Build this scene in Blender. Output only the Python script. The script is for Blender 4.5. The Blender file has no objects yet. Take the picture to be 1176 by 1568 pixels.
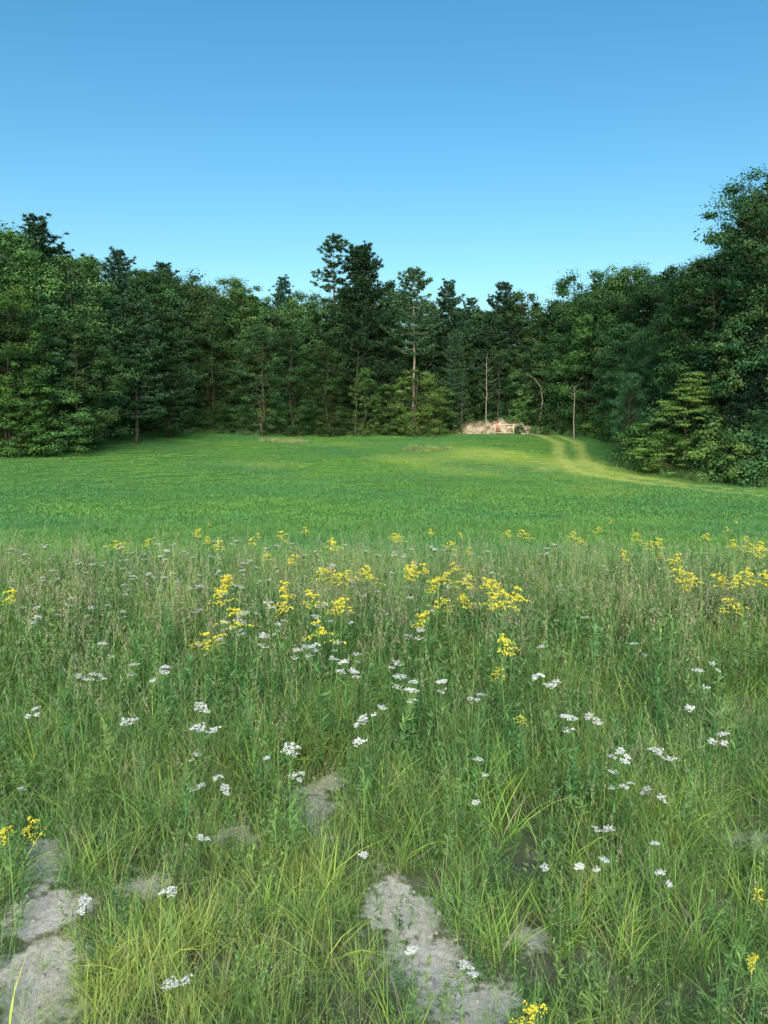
import bpy, math, numpy as np
from mathutils import Vector
R0=np.random.default_rng(7)
EYE=1.55; F=1132.0; PIT=math.radians(6.75)
scene=bpy.context.scene
# ------------------------------------------------------------ terrain maths
YP=[-2000,-5,0,5,8,12,16,20,30,40,50,60,70,80,95,130,2000]
ZP=[0,0,0,-.10,-.27,-.75,-1.3,-1.75,-2.25,-2.4,-2.3,-2.05,-1.55,-.9,.15,1.2,1.5]
def sm(a,b,x):
    t=np.clip((x-a)/(b-a),0,1); return t*t*(3-2*t)
def gz(x,y):
    x=np.asarray(x,float); y=np.asarray(y,float)
    z=(np.interp(y-2,YP,ZP)+np.interp(y,YP,ZP)+np.interp(y+2,YP,ZP))/3
    z=z+1.6*sm(8,36,-x)*sm(25,58,y)-.5*sm(12,30,-x)*sm(75,95,y)
    z=z+.03*np.sin(x*1.3+1)*np.sin(y*1.1)+.06*np.sin(x*.31+y*.23)*sm(6,20,y)+.012*np.sin(x*5.1+y*2.)*np.sin(y*4.3-x)
    return z
def tanel(py): return math.tan(math.atan((784-py)/F)-PIT)
def hit(px,py,h):
    u=(px-588)/F; v=(784-py)/F
    dx,dy,dz=u,math.cos(PIT)+v*math.sin(PIT),-math.sin(PIT)+v*math.cos(PIT)
    t=.6
    while t<150:
        if EYE+dz*t < float(gz(dx*t,dy*t))+h: break
        t+=.02+t*.002
    return dx*t,dy*t
POLY=np.array([(-120,-60),(-75,10),(-48,48),(-35,64),(-31,78),(-27,90),(-10,96),(8,99),(16,100),(25,98),(27,86),(24,72),(20,60),(22.5,49),(29,42),(48,30),(75,5),(110,-60)],float)
def inpoly(x,y):
    x=np.asarray(x,float);y=np.asarray(y,float);c=np.zeros(x.shape,bool)
    n=len(POLY);j=n-1
    for i in range(n):
        xi,yi=POLY[i];xj,yj=POLY[j]
        k=((yi>y)!=(yj>y))&(x<(xj-xi)*(y-yi)/(yj-yi+1e-12)+xi)
        c^=k;j=i
    return c
def polydist(x,y):
    x=np.asarray(x,float);y=np.asarray(y,float);d=np.full(x.shape,1e9)
    for i in range(len(POLY)-1):
        a=POLY[i];b=POLY[i+1];ab=b-a
        t=np.clip(((x-a[0])*ab[0]+(y-a[1])*ab[1])/(ab@ab),0,1)
        d=np.minimum(d,np.hypot(x-a[0]-t*ab[0],y-a[1]-t*ab[1]))
    return d
# bare soil patches
BARE=[]
for px,py,rx,ry in [(70,1400,.15,.13),(35,1520,.16,.18),(60,1320,.10,.12),(485,1235,.09,.24),(500,1200,.06,.14),(665,1500,.13,.14),(730,1540,.13,.1),(600,1380,.06,.2),(640,1410,.07,.12),(370,1290,.10,.08),(1150,1290,.14,.1),(250,1360,.1,.05),(820,1440,.07,.05)]:
    x,y=hit(px,py,0);BARE.append((x,y,rx,ry))
def bare(x,y):
    x=np.asarray(x,float);y=np.asarray(y,float);m=np.zeros(x.shape)
    w=.28*np.sin(x*17+y*9)+.25*np.sin(y*23-x*11)+.25*np.sin(x*41)*np.sin(y*37)
    for a,b,rx,ry in BARE:
        m=np.maximum(m,1.45-np.hypot((x-a)/rx,(y-b)/ry)+w)
    return np.clip(m,0,1)
def sun_yel(x,y):  # sunlit patches of the field, painted in as yellow-green colour
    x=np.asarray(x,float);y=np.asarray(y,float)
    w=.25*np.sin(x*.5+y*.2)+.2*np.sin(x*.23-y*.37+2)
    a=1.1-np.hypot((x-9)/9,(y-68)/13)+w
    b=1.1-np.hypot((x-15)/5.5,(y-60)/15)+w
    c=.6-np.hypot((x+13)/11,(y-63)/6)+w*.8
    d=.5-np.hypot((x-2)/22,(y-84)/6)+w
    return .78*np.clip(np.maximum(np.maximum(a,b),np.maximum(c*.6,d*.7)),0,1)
def track(x,y):
    cx=np.interp(y,[38,44,50,58,66,74,84,95],[24,21,18.3,16.4,17,18.6,21,21]);d=np.abs(x-cx)
    return (1-sm(.35,.9,np.abs(d-1.1)))*sm(36,42,y)
# ------------------------------------------------------------ mesh builder
class MB:
    def __init__(s): s.V=[];s.Fc=[];s.M=[];s.T=[];s.n=0
    def add(s,v,f,m,t):
        v=np.asarray(v,float).reshape(-1,3);f=np.asarray(f,int).reshape(-1,4)
        s.V.append(v);s.Fc.append(f+s.n);s.M.append(np.full(len(f),m));s.T.append(np.broadcast_to(np.asarray(t,float),(len(v),)).copy());s.n+=len(v)
    def mesh(s,name,mats,smooth=False):
        V=np.concatenate(s.V);Fc=np.concatenate(s.Fc);M=np.concatenate(s.M);T=np.concatenate(s.T)
        me=bpy.data.meshes.new(name)
        me.vertices.add(len(V));me.vertices.foreach_set('co',V.ravel())
        me.loops.add(len(Fc)*4);me.loops.foreach_set('vertex_index',Fc.ravel())
        me.polygons.add(len(Fc));me.polygons.foreach_set('loop_start',np.arange(len(Fc))*4);me.polygons.foreach_set('loop_total',np.full(len(Fc),4))
        me.polygons.foreach_set('material_index',M)
        if smooth: me.polygons.foreach_set('use_smooth',np.ones(len(Fc),bool))
        for m in mats: me.materials.append(m)
        a=me.attributes.new('tint','FLOAT','POINT');a.data.foreach_set('value',T)
        me.update(calc_edges=True);me.validate();return me
    def tube(s,P,r,m=0,t=.5,k=6):
        P=np.asarray(P,float);r=np.broadcast_to(np.asarray(r,float),(len(P),));T=np.gradient(P,axis=0)
        T/=np.linalg.norm(T,axis=1)[:,None]+1e-9
        ref=np.array([1.,0,0]) if abs(T[0][0])<.8 else np.array([0,1.,0])
        A=np.cross(T,ref);A/=np.linalg.norm(A,axis=1)[:,None]+1e-9;B=np.cross(T,A)
        an=np.arange(k)*2*math.pi/k
        V=P[:,None]+r[:,None,None]*(A[:,None]*np.cos(an)[None,:,None]+B[:,None]*np.sin(an)[None,:,None])
        n=len(P);i=np.arange(n-1)[:,None]*k;j=np.arange(k)[None];j2=(j+1)%k
        f=np.stack([i+j,i+j2,i+k+j2,i+k+j],-1)
        s.add(V,f,m,t)
    def quads(s,C,D,N,ln,wd,m,t):
        n=len(C);D=D/(np.linalg.norm(D,axis=1)[:,None]+1e-9)
        S=np.cross(D,N);S/=np.linalg.norm(S,axis=1)[:,None]+1e-9
        ln=np.broadcast_to(ln,(n,))[:,None];wd=np.broadcast_to(wd,(n,))[:,None]
        V=np.stack([C-D*ln*.5,C+S*wd*.5-D*ln*.05,C+D*ln*.5,C-S*wd*.5-D*ln*.05],1)
        f=np.arange(n*4).reshape(n,4)
        s.add(V,f,m,np.repeat(np.broadcast_to(t,(n,)),4))
    def blades(s,rng,n,r,L,w,lean,bend,m,t=(0,1),seg=3,base=None,z0=0.,tip=.12):
        a=rng.random(n)*6.283;rr=r*np.sqrt(rng.random(n))
        if base is None: base=np.stack([rr*np.cos(a),rr*np.sin(a),np.full(n,z0)],1)
        ph=rng.random(n)*6.283;dh=np.stack([np.cos(ph),np.sin(ph),np.zeros(n)],1)
        Ln=rng.uniform(L[0],L[1],n);ll=rng.uniform(lean[0],lean[1],n);bb=rng.uniform(bend[0],bend[1],n)
        ww=rng.uniform(w[0],w[1],n);sd=ph+math.pi/2+rng.normal(0,.5,n)
        S=np.stack([np.cos(sd),np.sin(sd),np.zeros(n)],1)
        tt=np.linspace(0,1,seg+1)
        h=(ll[:,None]*tt+bb[:,None]*tt**2)*Ln[:,None]
        z=(tt[None]-.42*bb[:,None]*tt**3)*Ln[:,None]
        P=base[:,None]+dh[:,None]*h[...,None];P[...,2]+=z
        wd=np.maximum((1-tt)**.6*(.6+1.2*tt*(1-tt)*1.6),tip)[None]*ww[:,None]*.5
        V=np.stack([P-S[:,None]*wd[...,None],P+S[:,None]*wd[...,None]],2)
        q=np.arange(seg);f0=np.stack([2*q,2*q+1,2*q+3,2*q+2],1)
        f=(np.arange(n)*(seg+1)*2)[:,None,None]+f0[None]
        tv=rng.uniform(t[0],t[1],n)
        s.add(V,f,m,np.repeat(tv,(seg+1)*2))
        return P
def unit(rng,n):
    v=rng.normal(size=(n,3));return v/np.linalg.norm(v,axis=1)[:,None]
# ------------------------------------------------------------ materials
def newmat(name):
    m=bpy.data.materials.new(name);m.use_nodes=True;nt=m.node_tree
    for n in list(nt.nodes): nt.nodes.remove(n)
    return m,nt,nt.nodes,nt.links
def mixc(nt,fac,a,b,typ='MIX'):
    n=nt.nodes.new('ShaderNodeMix');n.data_type='RGBA';n.blend_type=typ
    for s,v in ((n.inputs[0],fac),(n.inputs[6],a),(n.inputs[7],b)):
        if isinstance(v,bpy.types.NodeSocket): nt.links.new(v,s)
        elif isinstance(v,(int,float)): s.default_value=v
        else: s.default_value=(*v,1)
    return n.outputs[2]
def mrange(nt,v,a,b,c,d):
    n=nt.nodes.new('ShaderNodeMapRange');nt.links.new(v,n.inputs[0])
    for i,x in enumerate((a,b,c,d)): n.inputs[i+1].default_value=x
    return n.outputs[0]
def attr(nt,name,typ='GEOMETRY'):
    n=nt.nodes.new('ShaderNodeAttribute');n.attribute_name=name;n.attribute_type=typ;return n.outputs['Fac']
def noise(nt,scale,detail=3,vec=None,rough=.5):
    n=nt.nodes.new('ShaderNodeTexNoise');n.inputs['Scale'].default_value=scale;n.inputs['Detail'].default_value=detail;n.inputs['Roughness'].default_value=rough
    if vec is None:
        g=nt.nodes.new('ShaderNodeNewGeometry');vec=g.outputs['Position']
    nt.links.new(vec,n.inputs['Vector']);return n.outputs['Fac']
def foliage(name,c1,c2,inst=None,c3=None,vr=(.62,1.35),wn=None,typ='INSTANCER',hr=(.48,.525)):
    m,nt,N,L=newmat(name)
    col=mixc(nt,attr(nt,'tint'),c1,c2)
    if inst: col=mixc(nt,attr(nt,inst,typ),col,c3)
    if wn: col=mixc(nt,mrange(nt,noise(nt,wn[0],2),.35,.65,0,wn[2]),col,wn[1])
    oi=N.new('ShaderNodeObjectInfo');rnd=oi.outputs['Random'] if typ=='INSTANCER' else attr(nt,'rnd')
    hsv=N.new('ShaderNodeHueSaturation');L.new(col,hsv.inputs['Color'])
    L.new(mrange(nt,rnd,0,1,vr[0],vr[1]),hsv.inputs['Value'])
    mu=N.new('ShaderNodeMath');mu.operation='MULTIPLY';mu.inputs[1].default_value=7.31;L.new(rnd,mu.inputs[0])
    fr=N.new('ShaderNodeMath');fr.operation='FRACT';L.new(mu.outputs[0],fr.inputs[0])
    L.new(mrange(nt,fr.outputs[0],0,1,*hr),hsv.inputs['Hue'])
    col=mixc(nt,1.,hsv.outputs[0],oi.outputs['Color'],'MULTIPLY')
    p=N.new('ShaderNodeBsdfDiffuse');L.new(col,p.inputs['Color'])
    o=N.new('ShaderNodeOutputMaterial');L.new(p.outputs[0],o.inputs['Surface']);return m
def solid(name,c1,c2,sc=8,rough=.9,bump=0.,bs=20):
    m,nt,N,L=newmat(name);p=N.new('ShaderNodeBsdfPrincipled');p.inputs['Roughness'].default_value=rough;p.inputs['Specular IOR Level'].default_value=.2
    tc=N.new('ShaderNodeTexCoord')
    L.new(mixc(nt,mrange(nt,noise(nt,sc,5,tc.outputs['Object']),.35,.65,0,1),c1,c2),p.inputs['Base Color'])
    if bump:
        b=N.new('ShaderNodeBump');b.inputs['Strength'].default_value=bump;b.inputs['Distance'].default_value=.1
        L.new(noise(nt,bs,5,tc.outputs['Object']),b.inputs['Height']);L.new(b.outputs[0],p.inputs['Normal'])
    o=N.new('ShaderNodeOutputMaterial');L.new(p.outputs[0],o.inputs['Surface']);return m
M_bark=solid('bark',(.045,.038,.032),(.11,.095,.075),3,bump=.5)
M_barkpale=solid('bark_pale',(.22,.20,.16),(.36,.33,.28),3,bump=.4)
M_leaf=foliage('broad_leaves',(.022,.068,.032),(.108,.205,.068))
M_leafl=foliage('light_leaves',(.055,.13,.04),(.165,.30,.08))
M_needle=foliage('pine_needles',(.024,.072,.046),(.074,.150,.082))
M_gr=foliage('grass_blades',(.10,.23,.055),(.26,.42,.11),'tone',(.42,.53,.14),(.55,1.25),(.9,(.11,.29,.115),.6),'GEOMETRY')
M_grw=foliage('broad_grass_blades',(.14,.33,.055),(.32,.51,.085),'tone',(.44,.55,.12),vr=(.75,1.2),typ='GEOMETRY')
M_forb=foliage('herb_leaves',(.050,.155,.052),(.15,.30,.105),'tone',(.25,.37,.11),vr=(.6,1.2),typ='GEOMETRY')
M_straw=foliage('dry_stems',(.28,.25,.16),(.50,.46,.31),vr=(.8,1.2))
M_seed=foliage('seed_heads',(.26,.25,.17),(.42,.40,.30),vr=(.8,1.2))
M_field=foliage('field_clover',(.098,.262,.062),(.170,.355,.085),'tone',(.44,.56,.11),(.95,1.05),(.09,(.082,.24,.105),.75),hr=(.495,.505))  # tone blends in the yellow-green of painted sunlight and wheel track
M_yel=foliage('goldenrod_florets',(.70,.58,.05),(.84,.77,.11),vr=(.85,1.1),hr=(.495,.51))
M_white=foliage('yarrow_florets',(.66,.67,.64),(.82,.83,.82),vr=(.9,1.05))
def ground_mat():
    m,nt,N,L=newmat('ground_soil_and_turf')
    soil=mixc(nt,mrange(nt,noise(nt,9,6),.35,.65,0,1),(.10,.095,.065),(.22,.20,.15))
    turf=mixc(nt,mrange(nt,noise(nt,25,4),.35,.65,0,1),(.05,.12,.025),(.10,.19,.05))
    near=mixc(nt,mrange(nt,noise(nt,3,4),.4,.6,.1,.75),soil,turf)
    sand=mixc(nt,mrange(nt,noise(nt,55,8,rough=.8),.36,.60,0,1),(.34,.31,.25),(.74,.70,.62))
    fld=mixc(nt,mrange(nt,noise(nt,.12,4),.35,.65,0,1),(.08,.22,.05),(.11,.27,.06))
    fld=mixc(nt,mrange(nt,noise(nt,6,4),.3,.7,0,.3),fld,(.05,.14,.035))
    fld=mixc(nt,attr(nt,'sun_yel'),fld,(.40,.48,.12))  # yellow-green for painted sun patches and the paler wheel track
    lit=mixc(nt,mrange(nt,noise(nt,2,5),.35,.65,0,1),(.03,.03,.018),(.07,.065,.035))
    bn=N.new('ShaderNodeMath');bn.operation='ADD';L.new(attr(nt,'bare'),bn.inputs[0]);L.new(mrange(nt,noise(nt,22,7,rough=.7),.3,.7,-.55,.55),bn.inputs[1])
    c=mixc(nt,mrange(nt,bn.outputs[0],.25,.6,0,1),near,sand)
    c=mixc(nt,attr(nt,'field'),c,fld);c=mixc(nt,attr(nt,'forest'),c,lit)
    p=N.new('ShaderNodeBsdfPrincipled');p.inputs['Roughness'].default_value=.95;p.inputs['Specular IOR Level'].default_value=.1;L.new(c,p.inputs['Base Color'])
    b=N.new('ShaderNodeBump');b.inputs['Strength'].default_value=.5;b.inputs['Distance'].default_value=.015
    L.new(noise(nt,30,8,rough=.75),b.inputs['Height']);L.new(b.outputs[0],p.inputs['Normal'])
    o=N.new('ShaderNodeOutputMaterial');L.new(p.outputs[0],o.inputs['Surface']);return m
def link(o,col=None): (col or scene.collection).objects.link(o);return o
n=420;s=np.linspace(-1,1,n);k=7.5
xs=np.sinh(s*k)/math.sinh(k)*1500;ys=np.sinh(s*k)/math.sinh(k)*1500+2.5
X,Y=np.meshgrid(xs,ys);Z=gz(X,Y)
mb=MB();i=np.arange(n-1)[:,None]*n;j=np.arange(n-1)[None]
b0=bare(X,Y)
mb.add(np.stack([X,Y,Z],-1),np.stack([i+j,i+j+1,i+n+j+1,i+n+j],-1),0,.5)
me=mb.mesh('meadow_ground',[ground_mat()],True)
inn=inpoly(X,Y);dd=polydist(X,Y)
for nm,v in (('bare',b0),('sun_yel',np.clip(sun_yel(X,Y)+.9*track(X,Y),0,1)),('field',sm(8.5,12,Y+.6*np.sin(X*.8))*inn),('forest',np.where(inn,0,sm(0,1.5,dd)))):  # yellow mask: painted sunlight plus the track's own colour
    a=me.attributes.new(nm,'FLOAT','POINT');a.data.foreach_set('value',np.asarray(v,float).ravel())
link(bpy.data.objects.new('meadow_ground',me))
# ------------------------------------------------------------ instancer
def instancer(name,P,rot,scl,idx,protos,attrs={},realize=False):
    P=np.asarray(P,float);n=len(P)
    me=bpy.data.meshes.new(name);me.vertices.add(n);me.vertices.foreach_set('co',P.ravel())
    a=me.attributes.new('rot','FLOAT_VECTOR','POINT');a.data.foreach_set('vector',np.asarray(rot,float).ravel())
    scl=np.asarray(scl,float)
    if scl.ndim==1: scl=np.repeat(scl[:,None],3,1)
    a=me.attributes.new('scl','FLOAT_VECTOR','POINT');a.data.foreach_set('vector',scl.ravel())
    a=me.attributes.new('idx','INT','POINT');a.data.foreach_set('value',np.asarray(idx,np.int32))
    attrs=dict(attrs);attrs['rnd']=R0.random(n)
    for k_,v in attrs.items():
        a=me.attributes.new(k_,'FLOAT','POINT');a.data.foreach_set('value',np.asarray(v,float))
    col=bpy.data.collections.new(name+'_parts')
    for q,p in enumerate(protos): col.objects.link(bpy.data.objects.new('%s_part_%02d'%(name,q),p))
    ob=link(bpy.data.objects.new(name,me))
    g=bpy.data.node_groups.new(name+'_scatter','GeometryNodeTree')
    g.interface.new_socket('Geometry',in_out='INPUT',socket_type='NodeSocketGeometry');g.interface.new_socket('Geometry',in_out='OUTPUT',socket_type='NodeSocketGeometry')
    N=g.nodes;L=g.links;gi=N.new('NodeGroupInput');go=N.new('NodeGroupOutput')
    ci=N.new('GeometryNodeCollectionInfo');ci.inputs[0].default_value=col;ci.inputs[1].default_value=True;ci.inputs[2].default_value=True
    ip=N.new('GeometryNodeInstanceOnPoints');ip.inputs['Pick Instance'].default_value=True
    L.new(gi.outputs[0],ip.inputs['Points']);L.new(ci.outputs[0],ip.inputs['Instance'])
    for nm,ty,sk in (('rot','FLOAT_VECTOR','Rotation'),('scl','FLOAT_VECTOR','Scale'),('idx','INT','Instance Index')):
        na=N.new('GeometryNodeInputNamedAttribute');na.data_type=ty;na.inputs[0].default_value=nm
        L.new(na.outputs['Attribute'],ip.inputs[sk])
    out=ip.outputs[0]
    if realize:
        rz=N.new('GeometryNodeRealizeInstances');L.new(out,rz.inputs[0]);out=rz.outputs[0]
    L.new(out,go.inputs[0])
    md=ob.modifiers.new('scatter','NODES');md.node_group=g
    return ob
def zrot(rng,n,tilt=.0): return np.stack([rng.normal(0,tilt,n) if tilt else np.zeros(n),rng.normal(0,tilt,n) if tilt else np.zeros(n),rng.random(n)*6.283],1)
# ------------------------------------------------------------ trees
UP=np.array([0,0,1.])
def deciduous(seed,H=20.,R=5.,zb=2.,env='round',nc=135,nl=170,ls=.24,flat=.65,leaf=None,trunk=True,cs=.22,name='broadleaf_tree',sparse=0.):
    rng=np.random.default_rng(seed);mb=MB()
    tz=np.linspace(-.3,H*.9,10);w=H*.012
    tp=np.stack([np.cumsum(rng.normal(0,w,10)),np.cumsum(rng.normal(0,w,10)),tz],1);tp[0,:2]=tp[1,:2]=0
    if trunk: mb.tube(tp,np.linspace(H*.012,H*.002,10),0,.5,7)
    p1,p2,p3=rng.random(3)*6.28
    for q in range(nc):
        t=rng.random()**.95
        if env=='round': e=(max(0,1-(abs(t-.42)/(.60 if t>.42 else .62))**2.3))**.5; e=max(e,.72) if t<.4 else e
        elif env=='cone': e=(1-t)**.75*1.0+.06
        else: e=min(1,.78+.7*t)*(max(0,1-(max(0,t-.5)/.52)**3.2))**.5
        a=rng.random()*6.283
        Rz=R*e*(1+.18*math.sin(2*a+p1)+.15*math.sin(3*a+p2+t*5)+.12*math.sin(9*t+p3))
        r=Rz*(rng.uniform(.3,1)**.5)
        cz=zb+(H-zb)*t*.96
        tx=np.interp(cz,tz,tp[:,0]);ty=np.interp(cz,tz,tp[:,1])
        c=np.array([tx+r*math.cos(a),ty+r*math.sin(a),cz])
        cr=R*cs*rng.uniform(.5,1.4)
        if trunk and q%5==0:
            z0=max(cz-r*rng.uniform(.3,.8),zb*.5+.3);s0=np.array([np.interp(z0,tz,tp[:,0]),np.interp(z0,tz,tp[:,1]),z0])
            mid=(s0+c)/2+rng.normal(0,.25,3);mb.tube([s0,mid,c],[H*.004,H*.0025,H*.001],0,.5,4)
        m=int(nl*rng.uniform(.6,1.3)*(1-sparse))
        d=unit(rng,m);rad=rng.random(m)**.45*(1+.25*rng.normal(size=m))
        off=d*rad[:,None]*cr*np.array([1.15,1.15,flat])
        C=c+off
        Nn=d*.7+UP*.45+unit(rng,m)*.4
        D=np.cross(Nn,unit(rng,m))
        sz=ls*rng.uniform(.6,1.3,m)
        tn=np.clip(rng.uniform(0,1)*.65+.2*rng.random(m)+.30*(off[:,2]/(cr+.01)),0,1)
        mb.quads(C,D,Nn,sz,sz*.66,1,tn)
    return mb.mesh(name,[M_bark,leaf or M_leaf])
def pine(seed,H=24.,R=3.6,zb=.2,dens=1.,bark=None,droop=.0,prof='pine',gap=.9,name='pine_tree',needle=None,nd=12):
    rng=np.random.default_rng(seed);mb=MB()
    tz=np.linspace(-.3,H,12);tp=np.stack([np.cumsum(rng.normal(0,H*.003,12)),np.cumsum(rng.normal(0,H*.003,12)),tz],1)
    mb.tube(tp,np.linspace(H*.010,.02,12),0,.5,7)
    z=H*zb
    while z<H-.1:
        t=(z-H*zb)/(H*(1-zb))
        if prof=='pine': e=min(1,.6+t*1.6)*(1-t)**.5*(.8+.3*math.sin(z*1.9+seed))+.05
        else: e=(1-t)**.85*(.85+.15*math.sin(z*3+seed))+.05
        k_=rng.integers(4,7)
        a0=rng.random()*6.28
        for b in range(k_):
            if rng.random()>dens: continue
            a=a0+b*6.283/k_+rng.normal(0,.25);Lb=R*e*rng.uniform(.6,1.2)+.3
            sl=rng.uniform(.0,.25)+.55*max(0,t-.55)-droop
            u=np.linspace(0,1,5);dh=np.array([math.cos(a),math.sin(a),0])
            o=np.array([np.interp(z,tz,tp[:,0]),np.interp(z,tz,tp[:,1]),z])
            P=o+dh*(u*Lb)[:,None];P[:,2]+=Lb*(sl*u-.12*np.sin(u*3.14)+.10*u**3)
            mb.tube(P,np.linspace(.012+.012*Lb,.008,5),0,.5,4)
            nt_=max(6,int(Lb*7.5))
            uu=rng.uniform(.15,1.03,nt_);sd=np.array([-dh[1],dh[0],0])
            cc=np.stack([np.interp(uu,u,P[:,i]) for i in range(3)],1)+sd*(rng.uniform(-1,1,nt_)*Lb*.34*np.sqrt(np.clip(1.12-uu,0,1)))[:,None]+UP*rng.normal(0.05,.09,nt_)[:,None]
            C=np.repeat(cc,nd,0);m=len(C)
            D=unit(rng,m)+dh*.6+UP*.35;D/=np.linalg.norm(D,axis=1)[:,None]
            ln=rng.uniform(.3,.55,m)
            Nn=UP*.8+unit(rng,m)*.7
            mb.quads(C+D*(ln*.45)[:,None]*np.array([1,1,.6]),D,Nn,ln,.12,1,np.clip(np.repeat(rng.random(nt_)*.7,nd)+.3*rng.random(m)*1.,0,1))
        z+=gap*rng.uniform(.7,1.25)*(1.-.45*t)
    return mb.mesh(name,[bark or M_bark,needle or M_needle])
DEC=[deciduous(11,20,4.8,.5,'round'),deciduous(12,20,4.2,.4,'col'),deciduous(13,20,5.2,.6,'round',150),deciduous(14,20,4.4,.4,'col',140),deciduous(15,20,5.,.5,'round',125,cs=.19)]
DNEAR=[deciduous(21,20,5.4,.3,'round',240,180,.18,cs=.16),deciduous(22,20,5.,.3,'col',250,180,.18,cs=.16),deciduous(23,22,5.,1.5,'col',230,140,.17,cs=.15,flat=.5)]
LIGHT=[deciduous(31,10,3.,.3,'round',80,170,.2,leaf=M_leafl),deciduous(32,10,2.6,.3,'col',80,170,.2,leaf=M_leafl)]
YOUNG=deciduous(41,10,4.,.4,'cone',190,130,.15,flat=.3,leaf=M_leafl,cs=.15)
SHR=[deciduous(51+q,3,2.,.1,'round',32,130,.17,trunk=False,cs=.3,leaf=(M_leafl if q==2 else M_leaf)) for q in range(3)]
PINE=[pine(61,24,4.4,.10),pine(62,24,3.9,.18,.9),pine(63,24,4.8,.06,droop=.05)]
PAIRY=pine(64,26,4.6,.2,.68,gap=1.)
PBARE=pine(65,25,4.6,.5,.85,bark=M_barkpale)
CON=[pine(71,22,4.2,.03,1,prof='cone',gap=.6,droop=.12),pine(72,22,3.5,.03,1,prof='cone',gap=.6,droop=.08)]
CONBIG=pine(73,25,5.2,.1,1,gap=.6,droop=.02)
HG={}
G=[(DEC,20),(DNEAR,20),(LIGHT,10),([YOUNG],10),(SHR,3),(PINE,24),([PAIRY],26),([PBARE],25),(CON,22),([CONBIG],25)]
for L_,h in G:
    for m_ in L_: HG[m_.name]=h
HG[DNEAR[2].name]=22
def place(name,me,px,d,top,w=1.,col=(1,1,1),rot=None):
    x=(px-588)/F*d*.993;z=float(gz(x,d));H=EYE+d*tanel(top)-z;s=H/HG[me.name]
    o=link(bpy.data.objects.new(name,me));o.location=(x,d,z-.05);sw=w*(s*.6+.4) if s>.5 else w*s
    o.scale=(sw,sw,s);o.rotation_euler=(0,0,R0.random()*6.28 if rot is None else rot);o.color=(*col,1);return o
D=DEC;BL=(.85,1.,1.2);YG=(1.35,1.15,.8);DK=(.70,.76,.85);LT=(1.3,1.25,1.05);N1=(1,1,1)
T=[('maple_tree',D[0],-70,58,315,1.2,N1),('oak_tree',D[2],5,64,345,1.1,LT),('pine_tree',PINE[1],62,72,328,1.2,N1),('maple_tree',D[3],62,61,440,1.,BL),('maple_tree',D[1],-20,56,470,.9,N1),
('maple_tree',D[1],15,57,430,.8,YG),('maple_tree',D[4],118,70,380,1.1,N1),('maple_tree',D[0],112,63,470,.9,(1,1.1,1.1)),('pine_tree',PINE[0],188,92,383,1.,N1),('maple_tree',D[2],160,74,448,.9,BL),
('maple_tree',LIGHT[0],85,59.5,590,1.2,(.8,.95,1.)),('maple_tree',LIGHT[1],35,57.5,575,1.2,(.7,.85,.8)),('maple_tree',LIGHT[1],8,56,600,1.3,(.75,.85,.85)),('maple_tree',LIGHT[0],130,66,600,1.2,(.65,.8,.85)),
('pine_tree',PINE[1],207,73,440,1.15,LT),('pine_tree',PINE[2],262,82,455,1.15,LT),('oak_tree',D[1],235,96,402,1.,DK),('maple_tree',D[2],300,97,416,1.,N1),('pine_tree',PINE[0],255,100,404,1.,DK),
('maple_tree',D[4],345,100,414,1.1,YG),('oak_tree',D[0],330,93,480,.9,N1),('maple_tree',D[3],395,99,432,1.,N1),('pine_tree',PINE[1],430,104,425,.9,DK),('oak_tree',D[2],455,102,442,1.,N1),
('oak_tree',D[0],400,93,490,.9,DK),('maple_tree',D[1],450,94,500,.9,N1),('pine_tree',PAIRY,512,101,358,1.1,LT),('pine_tree',CONBIG,557,98,374,1.1,N1),('oak_tree',D[4],596,104,440,.9,N1),
('maple_tree',D[1],505,93,525,.9,N1),('ash_tree',D[3],555,93,560,.9,LT),('pine_tree',PBARE,633,97.5,413,1.05,LT),('pine_tree',PINE[0],600,108,433,.9,N1),('ash_tree',LIGHT[0],640,94,562,1.2,N1),('ash_tree',LIGHT[1],598,95,585,1.,(.8,.9,1)),('ash_tree',LIGHT[1],672,96,590,1.,(.8,.9,.9)),
('pine_tree',PINE[1],682,104,433,1.1,N1),('pine_tree',PINE[2],712,108,458,.9,N1),('pine_tree',PINE[0],695,98,505,.75,LT),('pine_tree',PINE[2],764,106,433,.95,N1),('oak_tree',D[3],800,108,443,1.,N1),
('oak_tree',D[0],840,110,470,1.,N1),('pine_tree',PINE[0],735,108,490,.9,DK),('hemlock_tree',CON[0],800,106,520,1.,DK),('oak_tree',D[2],878,103,416,1.,N1),('oak_tree',D[4],915,94,402,1.,LT),('maple_tree',D[0],965,90,400,1.,N1),
('maple_tree',D[1],1012,84,410,1.,DK),('pine_tree',PINE[1],862,104,520,1.1,N1),('pine_tree',PINE[2],905,98,500,1.,DK),('maple_tree',D[3],950,86,490,.9,DK),
('maple_tree',DNEAR[0],1062,70,386,1.,DK),('maple_tree',DNEAR[1],1105,63,380,1.,DK),('oak_tree',DNEAR[2],1160,54,240,1.05,(.62,.74,.88),2.),('oak_tree',DNEAR[1],1235,50,225,1.1,DK),('maple_tree',DNEAR[0],990,72,500,.8,(.8,.95,1.05)),
('maple_tree',DNEAR[1],1020,66,520,.7,(.7,.85,1)),('dogwood_tree',DNEAR[0],960,64,565,.75,(.8,1,1.25)),('beech_tree',YOUNG,1048,54,565,1.05,(1.15,1.15,1.05)),('maple_tree',DNEAR[0],1120,55,500,.8,(.65,.75,.8)),('hemlock_tree',CON[0],1150,50,490,1.1,(.7,.75,.8)),('dogwood_tree',DNEAR[1],1185,47,610,.9,(.65,.75,.8)),('dogwood_tree',DNEAR[0],1005,59,620,.7,(.7,.9,1.15))]
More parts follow.
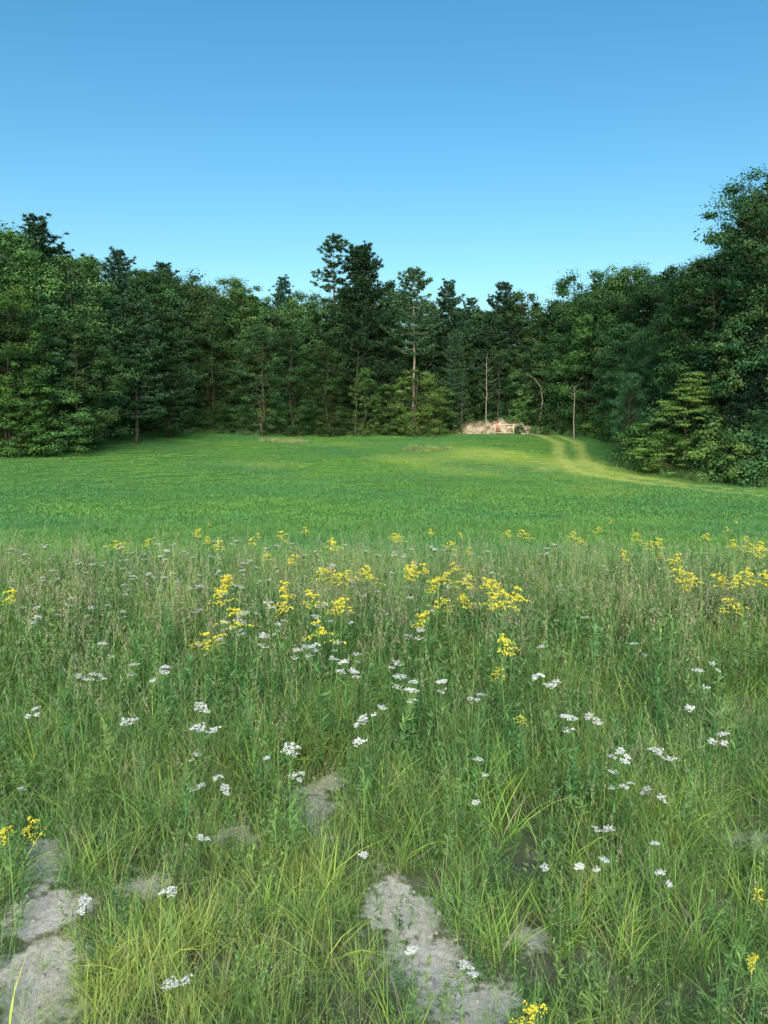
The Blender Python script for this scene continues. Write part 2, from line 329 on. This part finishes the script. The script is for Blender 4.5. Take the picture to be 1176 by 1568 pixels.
for t in T: place(*t)
SKY=np.array([(-300,300),(0,332),(80,338),(130,382),(190,390),(250,408),(300,420),(400,434),(470,448),(515,440),(590,440),(640,448),(700,460),(760,448),(800,452),(840,472),(870,425),(910,408),(960,406),(1020,412),(1060,390),(1100,375),(1130,300),(1176,250),(1500,210)],float)
pr=DEC+PINE+CON;P=[];S=[];I=[]
rng=np.random.default_rng(5)
gx,gy=np.meshgrid(np.arange(-110,110,5.),np.arange(-10,140,5.))
fx=(gx+rng.uniform(-1.7,1.7,gx.shape)).ravel();fy=(gy+rng.uniform(-1.7,1.7,gy.shape)).ravel()
dist=polydist(fx,fy);ok=(~inpoly(fx,fy))&(dist>3.5)&(dist<24)&(np.hypot(fx,fy)>30)&((fy>20)|(dist<12))
for x,y,dd_ in zip(fx[ok],fy[ok],dist[ok]):
    z=float(gz(x,y));k_=int(rng.choice(len(pr),p=[.15,.14,.15,.14,.12,.1,.1,.06,.02,.02]))
    if y>20:
        px=588+x/y*F;top=float(np.interp(px,SKY[:,0],SKY[:,1]))+rng.uniform(2,50)+(12 if k_>7 else 0)
        H=min(EYE+y*tanel(top)-z,24)
    else: H=rng.uniform(17,22)
    s_=H/HG[pr[k_].name]
    P.append((x,y,z-.1));S.append((s_*.6+.4,s_*.6+.4,s_));I.append(k_)
instancer('forest',P,zrot(rng,len(P)),S,I,pr)
# shrubs and small understorey trees along forest edge
SHM=SHR+[LIGHT[0],LIGHT[1],deciduous(57,10,3.2,.2,'round',90,170,.22),deciduous(58,10,2.8,.2,'col',90,170,.22)]
P=[];S=[];I=[]
for i in range(1,len(POLY)-2):
    a,b=POLY[i],POLY[i+1];L_=np.linalg.norm(b-a);nrm=np.array([a[1]-b[1],b[0]-a[0]])/L_
    for t in np.arange(0,L_,1.6):
        for row in range(3):
            p=a+(b-a)*t/L_+nrm*(rng.uniform(.3,1.6)+row*1.9)
            if row<2 and 8.5<p[0]<22 and p[1]>90: continue
            if inpoly(p[0],p[1]): continue
            if row<2: sc=rng.uniform(.5,1.2)*(1+.4*row);I.append(rng.integers(0,3))
            else:
                if rng.random()<.2: continue
                sc=rng.uniform(.45,1.);I.append(rng.choice([3,4,5,6],p=[.1,.1,.4,.4]))
            P.append((p[0],p[1],float(gz(*p))-.1));S.append((sc,sc,sc*rng.uniform(.8,1.3)))
instancer('edge_shrubs',P,zrot(rng,len(P)),S,I,SHM)
def deadtree(name,px,d,top,lean=0.,tw=14,mat=M_barkpale,r=.09):
    x=(px-588)/F*d;z=float(gz(x,d));H=EYE+d*tanel(top)-z;mb=MB();g=np.random.default_rng(px)
    u=np.linspace(0,1,9);P=np.stack([lean*u**2*H+g.normal(0,.07,9),g.normal(0,.05,9),u*H],1);mb.tube(P,np.linspace(r,.02,9),0,.5,7)
    for q in range(tw):
        h=g.uniform(.35,1)*H;a=g.random()*6.28;l=g.uniform(.5,1.8);o=np.array([np.interp(h,P[:,2],P[:,0]),0,h])
        dv=np.array([math.cos(a),math.sin(a),g.uniform(.1,.6)]);mb.tube([o,o+dv*l*.5+UP*.05,o+dv*l+UP*.25*l],[.02,.015,.008],0,.5,4)
    ob=link(bpy.data.objects.new(name,mb.mesh(name,[mat],True)));ob.location=(x,d,z-.1)
deadtree('dead_tree',743,97.5,540);deadtree('dead_tree',762,100,560,0,8,M_bark);deadtree('dead_tree',893,93,580,.02,10,M_bark);deadtree('dead_tree',876,90,590,0,12,r=.11);deadtree('dead_tree',545,92,535,.03,22,M_bark);deadtree('dead_tree',706,97,545,.02,8,M_bark,.1)
mb=MB();mb.tube([(0,0,0),(.5,0,4.5),(.2,0,6.3),(-.6,0,7.4),(-1.6,0,8.0)],[.08,.06,.045,.03,.015],0,.5,6);mb.tube([(.4,0,5.6),(1.3,0,6.0),(2.2,.1,6.9)],[.04,.03,.012],0,.5,5)
ob=link(bpy.data.objects.new('birch_snag',mb.mesh('birch_snag',[M_barkpale],True)));ob.location=((818-588)/F*103,101,float(gz(20,101)))
# ------------------------------------------------------------ sand bank and target stand
M_sand=solid('bank_sand',(.13,.11,.07),(.54,.47,.35),1.1,bump=1.,bs=3)
mb=MB();nu,nv=90,30;g=np.random.default_rng(3)
U,Vv=np.meshgrid(np.linspace(-1,1,nu),np.linspace(0,1,nv))
prof_h=2.0*(1-np.abs(U)**3)*(1+.10*np.sin(U*7)+.07*np.sin(U*19+1)+.05*np.sin(U*43)-.2*sm(.1,.9,U))
Xs=U*6.4;Ys=Vv*5;Zs=prof_h*np.clip(np.sin(np.clip(Vv*2.2,0,1.57))**.8,0,1)-.15
Zs+=.12*np.sin(Xs*3+Ys*2)*Vv+g.normal(0,.05,Zs.shape);Ys=Ys+g.normal(0,.09,Ys.shape)+.3*np.sin(Xs*1.6)+.2*np.sin(Xs*4.3+Zs*2)
i=np.arange(nv-1)[:,None]*nu;j=np.arange(nu-1)[None]
mb.add(np.stack([Xs,Ys,Zs],-1),np.stack([i+j,i+j+1,i+nu+j+1,i+nu+j],-1),0,.5)
sb=link(bpy.data.objects.new('sand_bank',mb.mesh('sand_bank',[M_sand])));bx=(767-588)/F*98.5;sb.location=(bx,97.6,float(gz(bx,97.6)))
P=[];S=[]
for q in range(34):
    u=R0.uniform(-1.1,1.1);v=R0.uniform(.3,1.1);x=bx+u*6.2;y=97.6+v*5
    P.append((x,y,float(gz(bx,97.6))+ (1.4 if abs(u)<.8 else .2)));S.append(R0.uniform(.15,.45))
for q in range(16):
    x=bx+R0.uniform(1.8,6.3);P.append((x,97.2+R0.uniform(0,.7),float(gz(x,97.4))-.1+R0.uniform(0,.6)));S.append(R0.uniform(.12,.35))
instancer('bank_shrubs',P,zrot(R0,len(P)),S,R0.integers(0,3,len(P)),SHR)
M_wood=solid('weathered_wood',(.50,.42,.30),(.68,.60,.46),6);M_or=solid('orange_target',(.65,.13,.05),(.7,.18,.07),4)
def box(mb,c,s,m=0):
    c=np.array(c);s=np.array(s)/2
    v=np.array([[a,b,d] for a in(-1,1) for b in(-1,1) for d in(-1,1)])*s+c
    mb.add(v,[[0,1,3,2],[4,6,7,5],[0,4,5,1],[2,3,7,6],[0,2,6,4],[1,5,7,3]],m,.5)
mb=MB()
for sx in(-1.2,1.2): box(mb,(sx,0,.65),(.14,.12,1.3)); box(mb,(sx,.35,.5),(.09,.09,1.0)); 
box(mb,(0,-.002,1.36),(2.9,.14,.13));box(mb,(0,.35,1.03),(2.5,.09,.07));box(mb,(.1,0,.32),(2.23,.08,.07))
box(mb,(-.95,-.1,.95),(.28,.03,.4),1);box(mb,(-1.1,0,1.57),(.26,.12,.28),1);box(mb,(.25,-.1,1.18),(.2,.04,.16),1)
for q in range(3): box(mb,(.5+.27*q,-.09,.95+.05*(q%2)),(.2,.03,.34),0)
ts=link(bpy.data.objects.new('target_stand',mb.mesh('target_stand',[M_wood,M_or])));tx=(771-588)/F*95.5;ts.location=(tx,95.5,float(gz(tx,95.5)))
# ------------------------------------------------------------ grass prototypes
def gproto(kind,seed):
    g=np.random.default_rng(seed);mb=MB()
    if kind=='fine':
        mb.blades(g,36,.15,(.12,.42),(.0025,.005),(.02,.4),(.05,.6),0);mb.blades(g,3,.13,(.2,.38),(.002,.004),(.1,.5),(.1,.6),3)
    elif kind=='wide':
        mb.blades(g,30,.07,(.16,.36),(.005,.009),(.1,.6),(.2,.9),1);mb.blades(g,3,.08,(.2,.3),(.004,.006),(.3,.8),(.3,.8),3)
    elif kind=='stem':
        P=mb.blades(g,6,.12,(.4,.68),(.002,.0035),(.0,.2),(.0,.2),0,tip=.5);mb.blades(g,18,.12,(.18,.36),(.003,.006),(.05,.4),(.1,.6),0)
        for b in P:
            m=18;tt=g.random(m)*.9;c=b[-1]*(1-tt[:,None])+b[-2]*tt[:,None]
            dv=unit(g,m)*.6+UP;mb.quads(c+unit(g,m)*.012*(.3+tt[:,None]),dv,unit(g,m),.014,.0035,4,g.random(m))
    elif kind=='forb':
        for q in range(4):
            b=g.normal(0,.05,3);b[2]=0;P=mb.blades(g,1,0,(.25,.5),(.004,.006),(.0,.2),(0,.15),2,base=b[None],tip=.5,seg=4)[0]
            m=40;tt=g.uniform(.12,1,m);c=np.stack([np.interp(tt,np.linspace(0,1,5),P[:,i]) for i in range(3)],1)
            dv=unit(g,m);dv[:,2]=np.abs(dv[:,2])*.5+.15;dv/=np.linalg.norm(dv,axis=1)[:,None];ln=g.uniform(.03,.07,m)*(1.15-tt*.6)
            mb.quads(c+dv*ln[:,None]*.5,dv,UP+unit(g,m)*.5,ln,ln*.24,2,g.random(m))
    elif kind=='low':
        m=130;c=np.stack([g.normal(0,.08,m),g.normal(0,.08,m),g.uniform(.01,.13,m)],1);dv=unit(g,m);dv[:,2]*=.4
        mb.quads(c,dv,UP+unit(g,m)*.6,g.uniform(.014,.03,m),g.uniform(.009,.015,m),2,g.random(m));mb.blades(g,14,.1,(.1,.22),(.003,.005),(.1,.5),(.1,.6),0)
    elif kind=='dead':
        mb.blades(g,14,.12,(.15,.35),(.002,.004),(.3,1.),(.2,.8),3);mb.blades(g,14,.1,(.18,.35),(.003,.005),(.1,.5),(.1,.6),0)
    return mb.mesh('grass_'+kind,[M_gr,M_grw,M_forb,M_straw,M_seed])
GP=[gproto('fine',1),gproto('fine',2),gproto('fine',3),gproto('wide',4),gproto('wide',5),gproto('stem',6),gproto('stem',7),gproto('forb',8),gproto('forb',9),gproto('low',10),gproto('low',11),gproto('dead',12)]
def meadow(n,y0,y1,wmin):
    y=np.sqrt(R0.uniform(y0*y0,y1*y1,n));x=R0.uniform(-1,1,n)*(y*.58+wmin);return x,y
x1,y1=meadow(10000,1.0,5.5,.8);x2,y2=meadow(8500,5,12.5,1.2)
x3=R0.uniform(-6,6,900);y3=R0.uniform(-2,1.5,900)
x=np.r_[x1,x2,x3];y=np.r_[y1,y2,y3]
B_=bare(x,y)
keep=(np.hypot(x,y)>.95)&(R0.random(len(x))>np.clip(B_*1.2,0,.82))
cl=np.sin(x*2.1+np.sin(y*1.7)*2)*np.sin(y*2.6+x)+.5*np.sin(x*5.3-y*4.1)
keep&=R0.random(len(x))>np.clip(-.1-cl*.6,0,.72)*(y<4.6)
keep&=(y<7.5)|(R0.random(len(x))>(y-7.5)/5)
x,y,cl=x[keep],y[keep],cl[keep];n=len(x);Bn=bare(x,y)
far=sm(3,7,y)
w=np.array([[.17,.17,.16,.07,.07,.045,.045,.08,.07,.08,.07,.06]]*n)
w[:,5:7]+=(far*.07)[:,None];w[:,3:5]*=(1-.75*far+ 1.6*np.clip(cl,0,1)*(1-far))[:,None];w[:,7:9]+=(.07*np.clip(-cl,0,1))[:,None];w[:,9:12]+=(.4*Bn)[:,None]
w/=w.sum(1)[:,None];idx=(R0.random(n)[:,None]>np.cumsum(w,1)).sum(1).clip(0,11)
tone=np.clip(.18+.25*np.sin(x*1.1+2)*np.sin(y*.9)+.25*(y<3.2)*np.clip(cl,0,1)+R0.normal(0,.14,n),0,1)
sc=R0.uniform(.5,1.25,n)*(.49+.64*sm(1.8,4.8,y))*(1-.5*Bn)*(1-.35*sm(7,12,y))
instancer('meadow_grass',np.stack([x,y,gz(x,y)-.01],1),zrot(R0,n,.1),sc,idx,GP,{'tone':tone},True)
# small stones on the sandy patches
mb=MB();g=np.random.default_rng(77)
for a,b,rx,ry in BARE:
    for q in range(16):
        cx,cy=a+g.normal(0,rx*.7),b+g.normal(0,ry*.7);r=g.uniform(.002,.008);cz=float(gz(cx,cy))+r*.3
        an=np.arange(6)*1.047;V=np.array([[cx+r*s_*math.cos(t),cy+r*s_*math.sin(t),cz+zz*r] for s_,zz in((1.,-.6),(1.1,0),(.6,.55)) for t in an]);V+=g.normal(0,r*.15,V.shape)
        f=[[l*6+t,l*6+(t+1)%6,(l+1)*6+(t+1)%6,(l+1)*6+t] for l in(0,1) for t in range(6)]+[[12,13,14,15],[12,15,16,17]]
        mb.add(V,f,0,.5)
link(bpy.data.objects.new('pebbles',mb.mesh('pebbles',[solid('stone',(.25,.24,.22),(.5,.48,.45),30)])))
# field crop
def fproto(seed,r,nb,h,w):
    g=np.random.default_rng(seed);mb=MB();mb.blades(g,nb,r,h,w,(.1,.7),(.2,.9),0,seg=2,tip=.25);return mb.mesh('field_patch',[M_field])
FPn=[fproto(80+q,.42,230,(.05,.14),(.008,.016)) for q in range(3)];FPf=[fproto(90+q,.85,230,(.05,.12),(.03,.055)) for q in range(3)]
def scatter_grid(x0,x1,y0,y1,st):
    a,b=np.meshgrid(np.arange(x0,x1,st),np.arange(y0,y1,st));a=(a+R0.uniform(-.5,.5,a.shape)*st).ravel();b=(b+R0.uniform(-.5,.5,b.shape)*st).ravel()
    k_=inpoly(a,b)&(np.abs(a)<b*.58+4);return a[k_],b[k_]
a,b=scatter_grid(-22,22,8.,28,.62);n=len(a)
tn=lambda a,b:np.clip(sun_yel(a,b)+.06+R0.normal(0,.03,len(a)),0,1)  # blade tone carries the painted sun patches
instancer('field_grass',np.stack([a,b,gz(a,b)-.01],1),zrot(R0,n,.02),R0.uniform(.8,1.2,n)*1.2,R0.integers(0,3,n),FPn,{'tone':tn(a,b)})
a,b=scatter_grid(-50,36,27.5,101,1.2);n=len(a);tk=track(a,b)
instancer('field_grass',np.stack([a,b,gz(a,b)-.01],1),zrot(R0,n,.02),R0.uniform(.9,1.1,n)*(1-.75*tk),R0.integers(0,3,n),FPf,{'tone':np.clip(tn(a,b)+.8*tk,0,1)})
P=[];t_=[]
for i in range(1,len(POLY)-2):
    a,b=POLY[i],POLY[i+1];L_=np.linalg.norm(b-a);nrm=np.array([a[1]-b[1],b[0]-a[0]])/L_
    m=int(L_*4);t=R0.random(m);off=R0.uniform(-.9,1.2,m);q=a+(b-a)*t[:,None]+nrm*off[:,None];P.append(q);t_+=list(R0.uniform(.0,.5,m))
P=np.concatenate(P);n=len(P)
WD=[]
for q in range(3):
    g=np.random.default_rng(200+q);mb=MB();mb.blades(g,80,.5,(.3,.8),(.02,.035),(0,.3),(0,.5),2);mb.blades(g,6,.5,(.4,.8),(.015,.025),(0,.3),(0,.3),3);WD.append(mb.mesh('weeds',[M_gr,M_grw,M_forb,M_straw,M_seed]))
instancer('tall_edge_grass',np.c_[P,gz(P[:,0],P[:,1])],zrot(R0,n,.1),R0.uniform(.5,1.2,n),R0.integers(0,3,n),WD,{'tone':t_},True)
g=np.random.default_rng(210);mb=MB();mb.blades(g,120,.5,(.2,.6),(.02,.03),(0,.4),(0,.5),0);mb.blades(g,40,.5,(.2,.6),(.02,.03),(0,.4),(0,.5),1,(.0,1));DRY=mb.mesh('dry_weeds',[M_forb,M_straw])
g=np.random.default_rng(211);mb=MB();mb.blades(g,120,.5,(.2,.45),(.02,.03),(0,.4),(0,.5),0);DRY2=mb.mesh('dry_grass',[M_straw])
def patch(name,px,py,rx,ry,n,prs):
    cx,cy=hit(px,py,0);r=np.sqrt(R0.random(n));a=R0.random(n)*6.28;x=cx+rx*r*np.cos(a);y=cy+ry*r*np.sin(a)
    instancer(name,np.c_[x,y,gz(x,y)],zrot(R0,n,.05),R0.uniform(.5,1.,n),R0.integers(0,len(prs),n),prs,{'tone':R0.random(n)},True)
patch('weed_patch',655,689,2.6,1.8,60,[DRY]);patch('dry_grass_patch',435,677,2.7,2.,60,[DRY2,DRY])
# ------------------------------------------------------------ flowers
def goldenrod(seed):
    g=np.random.default_rng(seed);mb=MB();P=mb.blades(g,1,0,(.62,.64),(.005,.006),(.0,.06),(0,.05),0,base=np.zeros((1,3)),tip=.6,seg=4)[0]
    st=lambda t:np.stack([np.interp(t,np.linspace(0,1,5),P[:,i]) for i in range(3)],1)
    m=46;tt=g.uniform(.1,.9,m);c=st(tt);dv=unit(g,m);dv[:,2]=np.abs(dv[:,2])*.5+.1;dv/=np.linalg.norm(dv,axis=1)[:,None];ln=g.uniform(.05,.08,m)*(1.2-.6*tt)
    mb.quads(c+dv*ln[:,None]*.5,dv,UP+unit(g,m)*.4,ln,ln*.2,0,g.random(m))
    ax=g.random()*6.28
    for q in range(16):
        t=g.uniform(.82,1.0);a=ax+g.normal(0,1.2);l=(.022+.078*(1-(t-.82)/.2))*g.uniform(.5,1.4);o=st(np.array([t]))[0]
        dh=np.array([math.cos(a),math.sin(a),0]);u=np.linspace(0,1,5);B=o+dh*(u*l)[:,None];B[:,2]+=l*(.75*u-.65*u**2)
        mb.tube(B,[.001]*5,0,.5,3)
        m=22;uu=g.uniform(.25,1.05,m);cc=np.stack([np.interp(uu,u,B[:,i]) for i in range(3)],1)+g.normal(0,.003,(m,3))+UP*.004
        mb.quads(cc,unit(g,m)+UP*.5,unit(g,m),g.uniform(.005,.0095,m),.005,1,g.random(m))
    return mb.mesh('goldenrod',[M_forb,M_yel])
def yarrow(seed,r=.03):
    g=np.random.default_rng(seed);mb=MB();P=mb.blades(g,1,0,(.5,.52),(.004,.005),(.0,.1),(0,.08),0,base=np.zeros((1,3)),tip=.6,seg=4)[0]
    m=40;tt=g.uniform(.02,.8,m);c=np.stack([np.interp(tt,np.linspace(0,1,5),P[:,i]) for i in range(3)],1);dv=unit(g,m);dv[:,2]=np.abs(dv[:,2])*.5+.2;ln=g.uniform(.03,.07,m)
    mb.quads(c+dv*ln[:,None]*.4,dv,UP+unit(g,m)*.4,ln,ln*.13,0,g.random(m))
    top0=P[-1]
    for hd in range(g.integers(1,4)):
        off=np.array([g.normal(0,.03),g.normal(0,.03),-abs(g.normal(0,.025))]) if hd else np.zeros(3)
        top=top0+off;o=top-UP*.045;rh=r*(1 if hd==0 else g.uniform(.5,.9));mb.tube([top0-UP*.11,o],[.0013]*2,0,.5,3)
        nq=13 if hd==0 else 8;tl=g.normal(0,.2,2)
        for q in range(nq):
            a=q*2.4;rr=rh*math.sqrt((q+.3)/nq)*g.uniform(.8,1.25);ex,ey=math.cos(a)*rr,math.sin(a)*rr
            e=top+np.array([ex,ey,-rr*.15+g.normal(0,.003)+ex*tl[0]+ey*tl[1]]);mb.tube([o,(o+e)/2+UP*-.004,e],[.001]*3,0,.5,3)
            m=12;of=g.normal(0,1,(m,3))*np.array([.0038,.0038,.0018]);mb.quads(e+of,unit(g,m)*np.array([1,1,.25]),UP+unit(g,m)*.45,g.uniform(.0045,.008,m),.005,1,g.random(m))
    return mb.mesh('yarrow',[M_forb,M_white])
GO=[(35,905),(350,885),(345,940),(352,905),(335,975),(425,895),(465,912),(440,905),(520,920),(490,960),(510,830),(545,872),(530,875),(600,820),(630,866),(618,872),(643,870),(650,940),(680,880),(700,868),(690,918),(710,912),(700,885),(668,886),(722,888),(745,887),(750,918),(785,905),(780,980),(765,1025),(770,908),(655,815),(450,848),(875,818),(800,815),(1005,828),(1020,860),(1045,850),(1060,875),(1035,872),(1060,890),(1100,878),(1105,915),(1110,812),(1145,875),(1150,887),(1165,835),(1140,835),(1168,880),(945,845),(180,832),(335,830),(385,828),(430,818),(300,815),(320,805),(460,812),(15,1270),(24,1264),(815,1550),(1148,1365),(795,1098),(1160,1468),(770,815),(695,830),(935,800),(1075,820),(1125,800),(970,820),(560,880),(495,875),(1155,840),(1120,832),(995,830),(505,872),(345,888),(530,916)]
P=[];S=[]
for px,py in GO:
    h=.66 if py<1000 else .45
    if py>1200: h=.35
    h*=R0.uniform(.95,1.08);x,y=hit(px,py-4,h);s_=max(h/.63,.7)
    if py>1200: s_=.6
    if px>1100 and py>1300: s_=.35
    if (px,py)==(795,1098): s_=.35
    S.append(s_);P.append((x,y,float(gz(x,y))+h-.63*s_))
for q in range(16):
    x=R0.uniform(-5,6.5);y=R0.uniform(7,11);h=R0.uniform(.4,.65);P.append((x,y,float(gz(x,y))));S.append(h/.63)
instancer('goldenrod_flowers',P,zrot(R0,len(P),.04),S,R0.integers(0,5,len(P)),[goldenrod(300+q) for q in range(5)],{'tone':R0.random(len(P))*.4},True)
YA=[(30,890),(60,885),(80,875),(110,880),(140,885),(190,870),(200,880),(210,912),(45,905),(75,948),(110,1038),(124,1040),(204,1028),(216,1030),(237,1018),(150,983),(60,1090),(240,1110),(270,1122),(310,1070),(310,1155),(330,1195),(345,1200),(352,1202),(445,1142),(458,1188),(468,1190),(440,970),(455,995),(490,985),(500,1010),(510,1028),(530,1005),(520,988),(480,1000),(495,995),(535,1015),(507,1032),(460,997),(570,915),(597,1012),(605,1052),(603,1062),(602,1036),(568,1077),(580,1103),(625,975),(685,1052),(722,1073),(738,1163),(835,1000),(838,1050),(880,1040),(838,1102),(935,1100),(938,1140),(946,1141),(950,1155),(945,1185),(968,1208),(1005,1222),(1015,1224),(957,1275),(1045,1070),(1115,1130),(1080,1025),(972,988),(1085,1020),(840,1030),(272,1283),(260,1373),(150,1378),(597,1310),(873,1325),(855,1330),(757,1233),(245,1550),(10,1222),(992,1308),(570,1125),(400,1175),(910,1320),(1012,1350),(640,1465),(706,1492),(1012,935),(900,948),(870,900),(150,930),(260,880),(370,870),(380,860),(400,840),(840,835),(930,870),(20,930),(100,920)]
P=[];S=[]
for px,py in YA:
    h=R0.uniform(.40,.50) if py<1150 else R0.uniform(.2,.3)
    x,y=hit(px,py,h);s_=max(h/.5,.62)*1.1;P.append((x,y,float(gz(x,y))+h-.5*s_));S.append(s_)
for q in range(150):
    y=R0.uniform(3.8,9.5);x=R0.normal(-.22,.22)*y
    P.append((x,y,float(gz(x,y))));S.append(R0.uniform(.7,1.1))
instancer('yarrow_flowers',P,zrot(R0,len(P),.07),S,R0.integers(0,8,len(P)),[yarrow(400+q,.015+.002*q) for q in range(8)],{'tone':R0.random(len(P))*.4},True)
# ------------------------------------------------------------ light, sky, camera
az=math.radians(183);el=math.radians(30)
w=bpy.data.worlds.new('World');scene.world=w;w.use_nodes=True;nt=w.node_tree
bg=nt.nodes['Background'];sk=nt.nodes.new('ShaderNodeTexSky');sk.sky_type='NISHITA';sk.sun_disc=False;sk.sun_elevation=el;sk.sun_rotation=az;sk.air_density=1.;sk.dust_density=2.2;sk.ozone_density=1.6
hs=nt.nodes.new('ShaderNodeHueSaturation');hs.inputs['Saturation'].default_value=1.4;nt.links.new(sk.outputs[0],hs.inputs['Color'])
nt.links.new(mixc(nt,1.,hs.outputs[0],(1.6,1.66,1.36),'MULTIPLY'),bg.inputs[0]);bg.inputs[1].default_value=.15
sl=bpy.data.lights.new('sun','SUN');sl.energy=3.3;sl.angle=math.radians(45);sl.color=(1,.95,.88);so=link(bpy.data.objects.new('sun',sl))
sv=Vector((math.sin(az)*math.cos(el),math.cos(az)*math.cos(el),math.sin(el)));so.rotation_euler=sv.to_track_quat('Z','Y').to_euler()
cam=bpy.data.cameras.new('camera');co=link(bpy.data.objects.new('camera',cam));co.location=(0,0,EYE);co.rotation_euler=(math.pi/2-PIT,0,0)
cam.sensor_fit='VERTICAL';cam.sensor_height=24;cam.lens=24*F/1568;cam.clip_end=5000;cam.clip_start=.05
scene.camera=co
scene.view_settings.view_transform='Standard';scene.view_settings.look='None';scene.view_settings.exposure=0
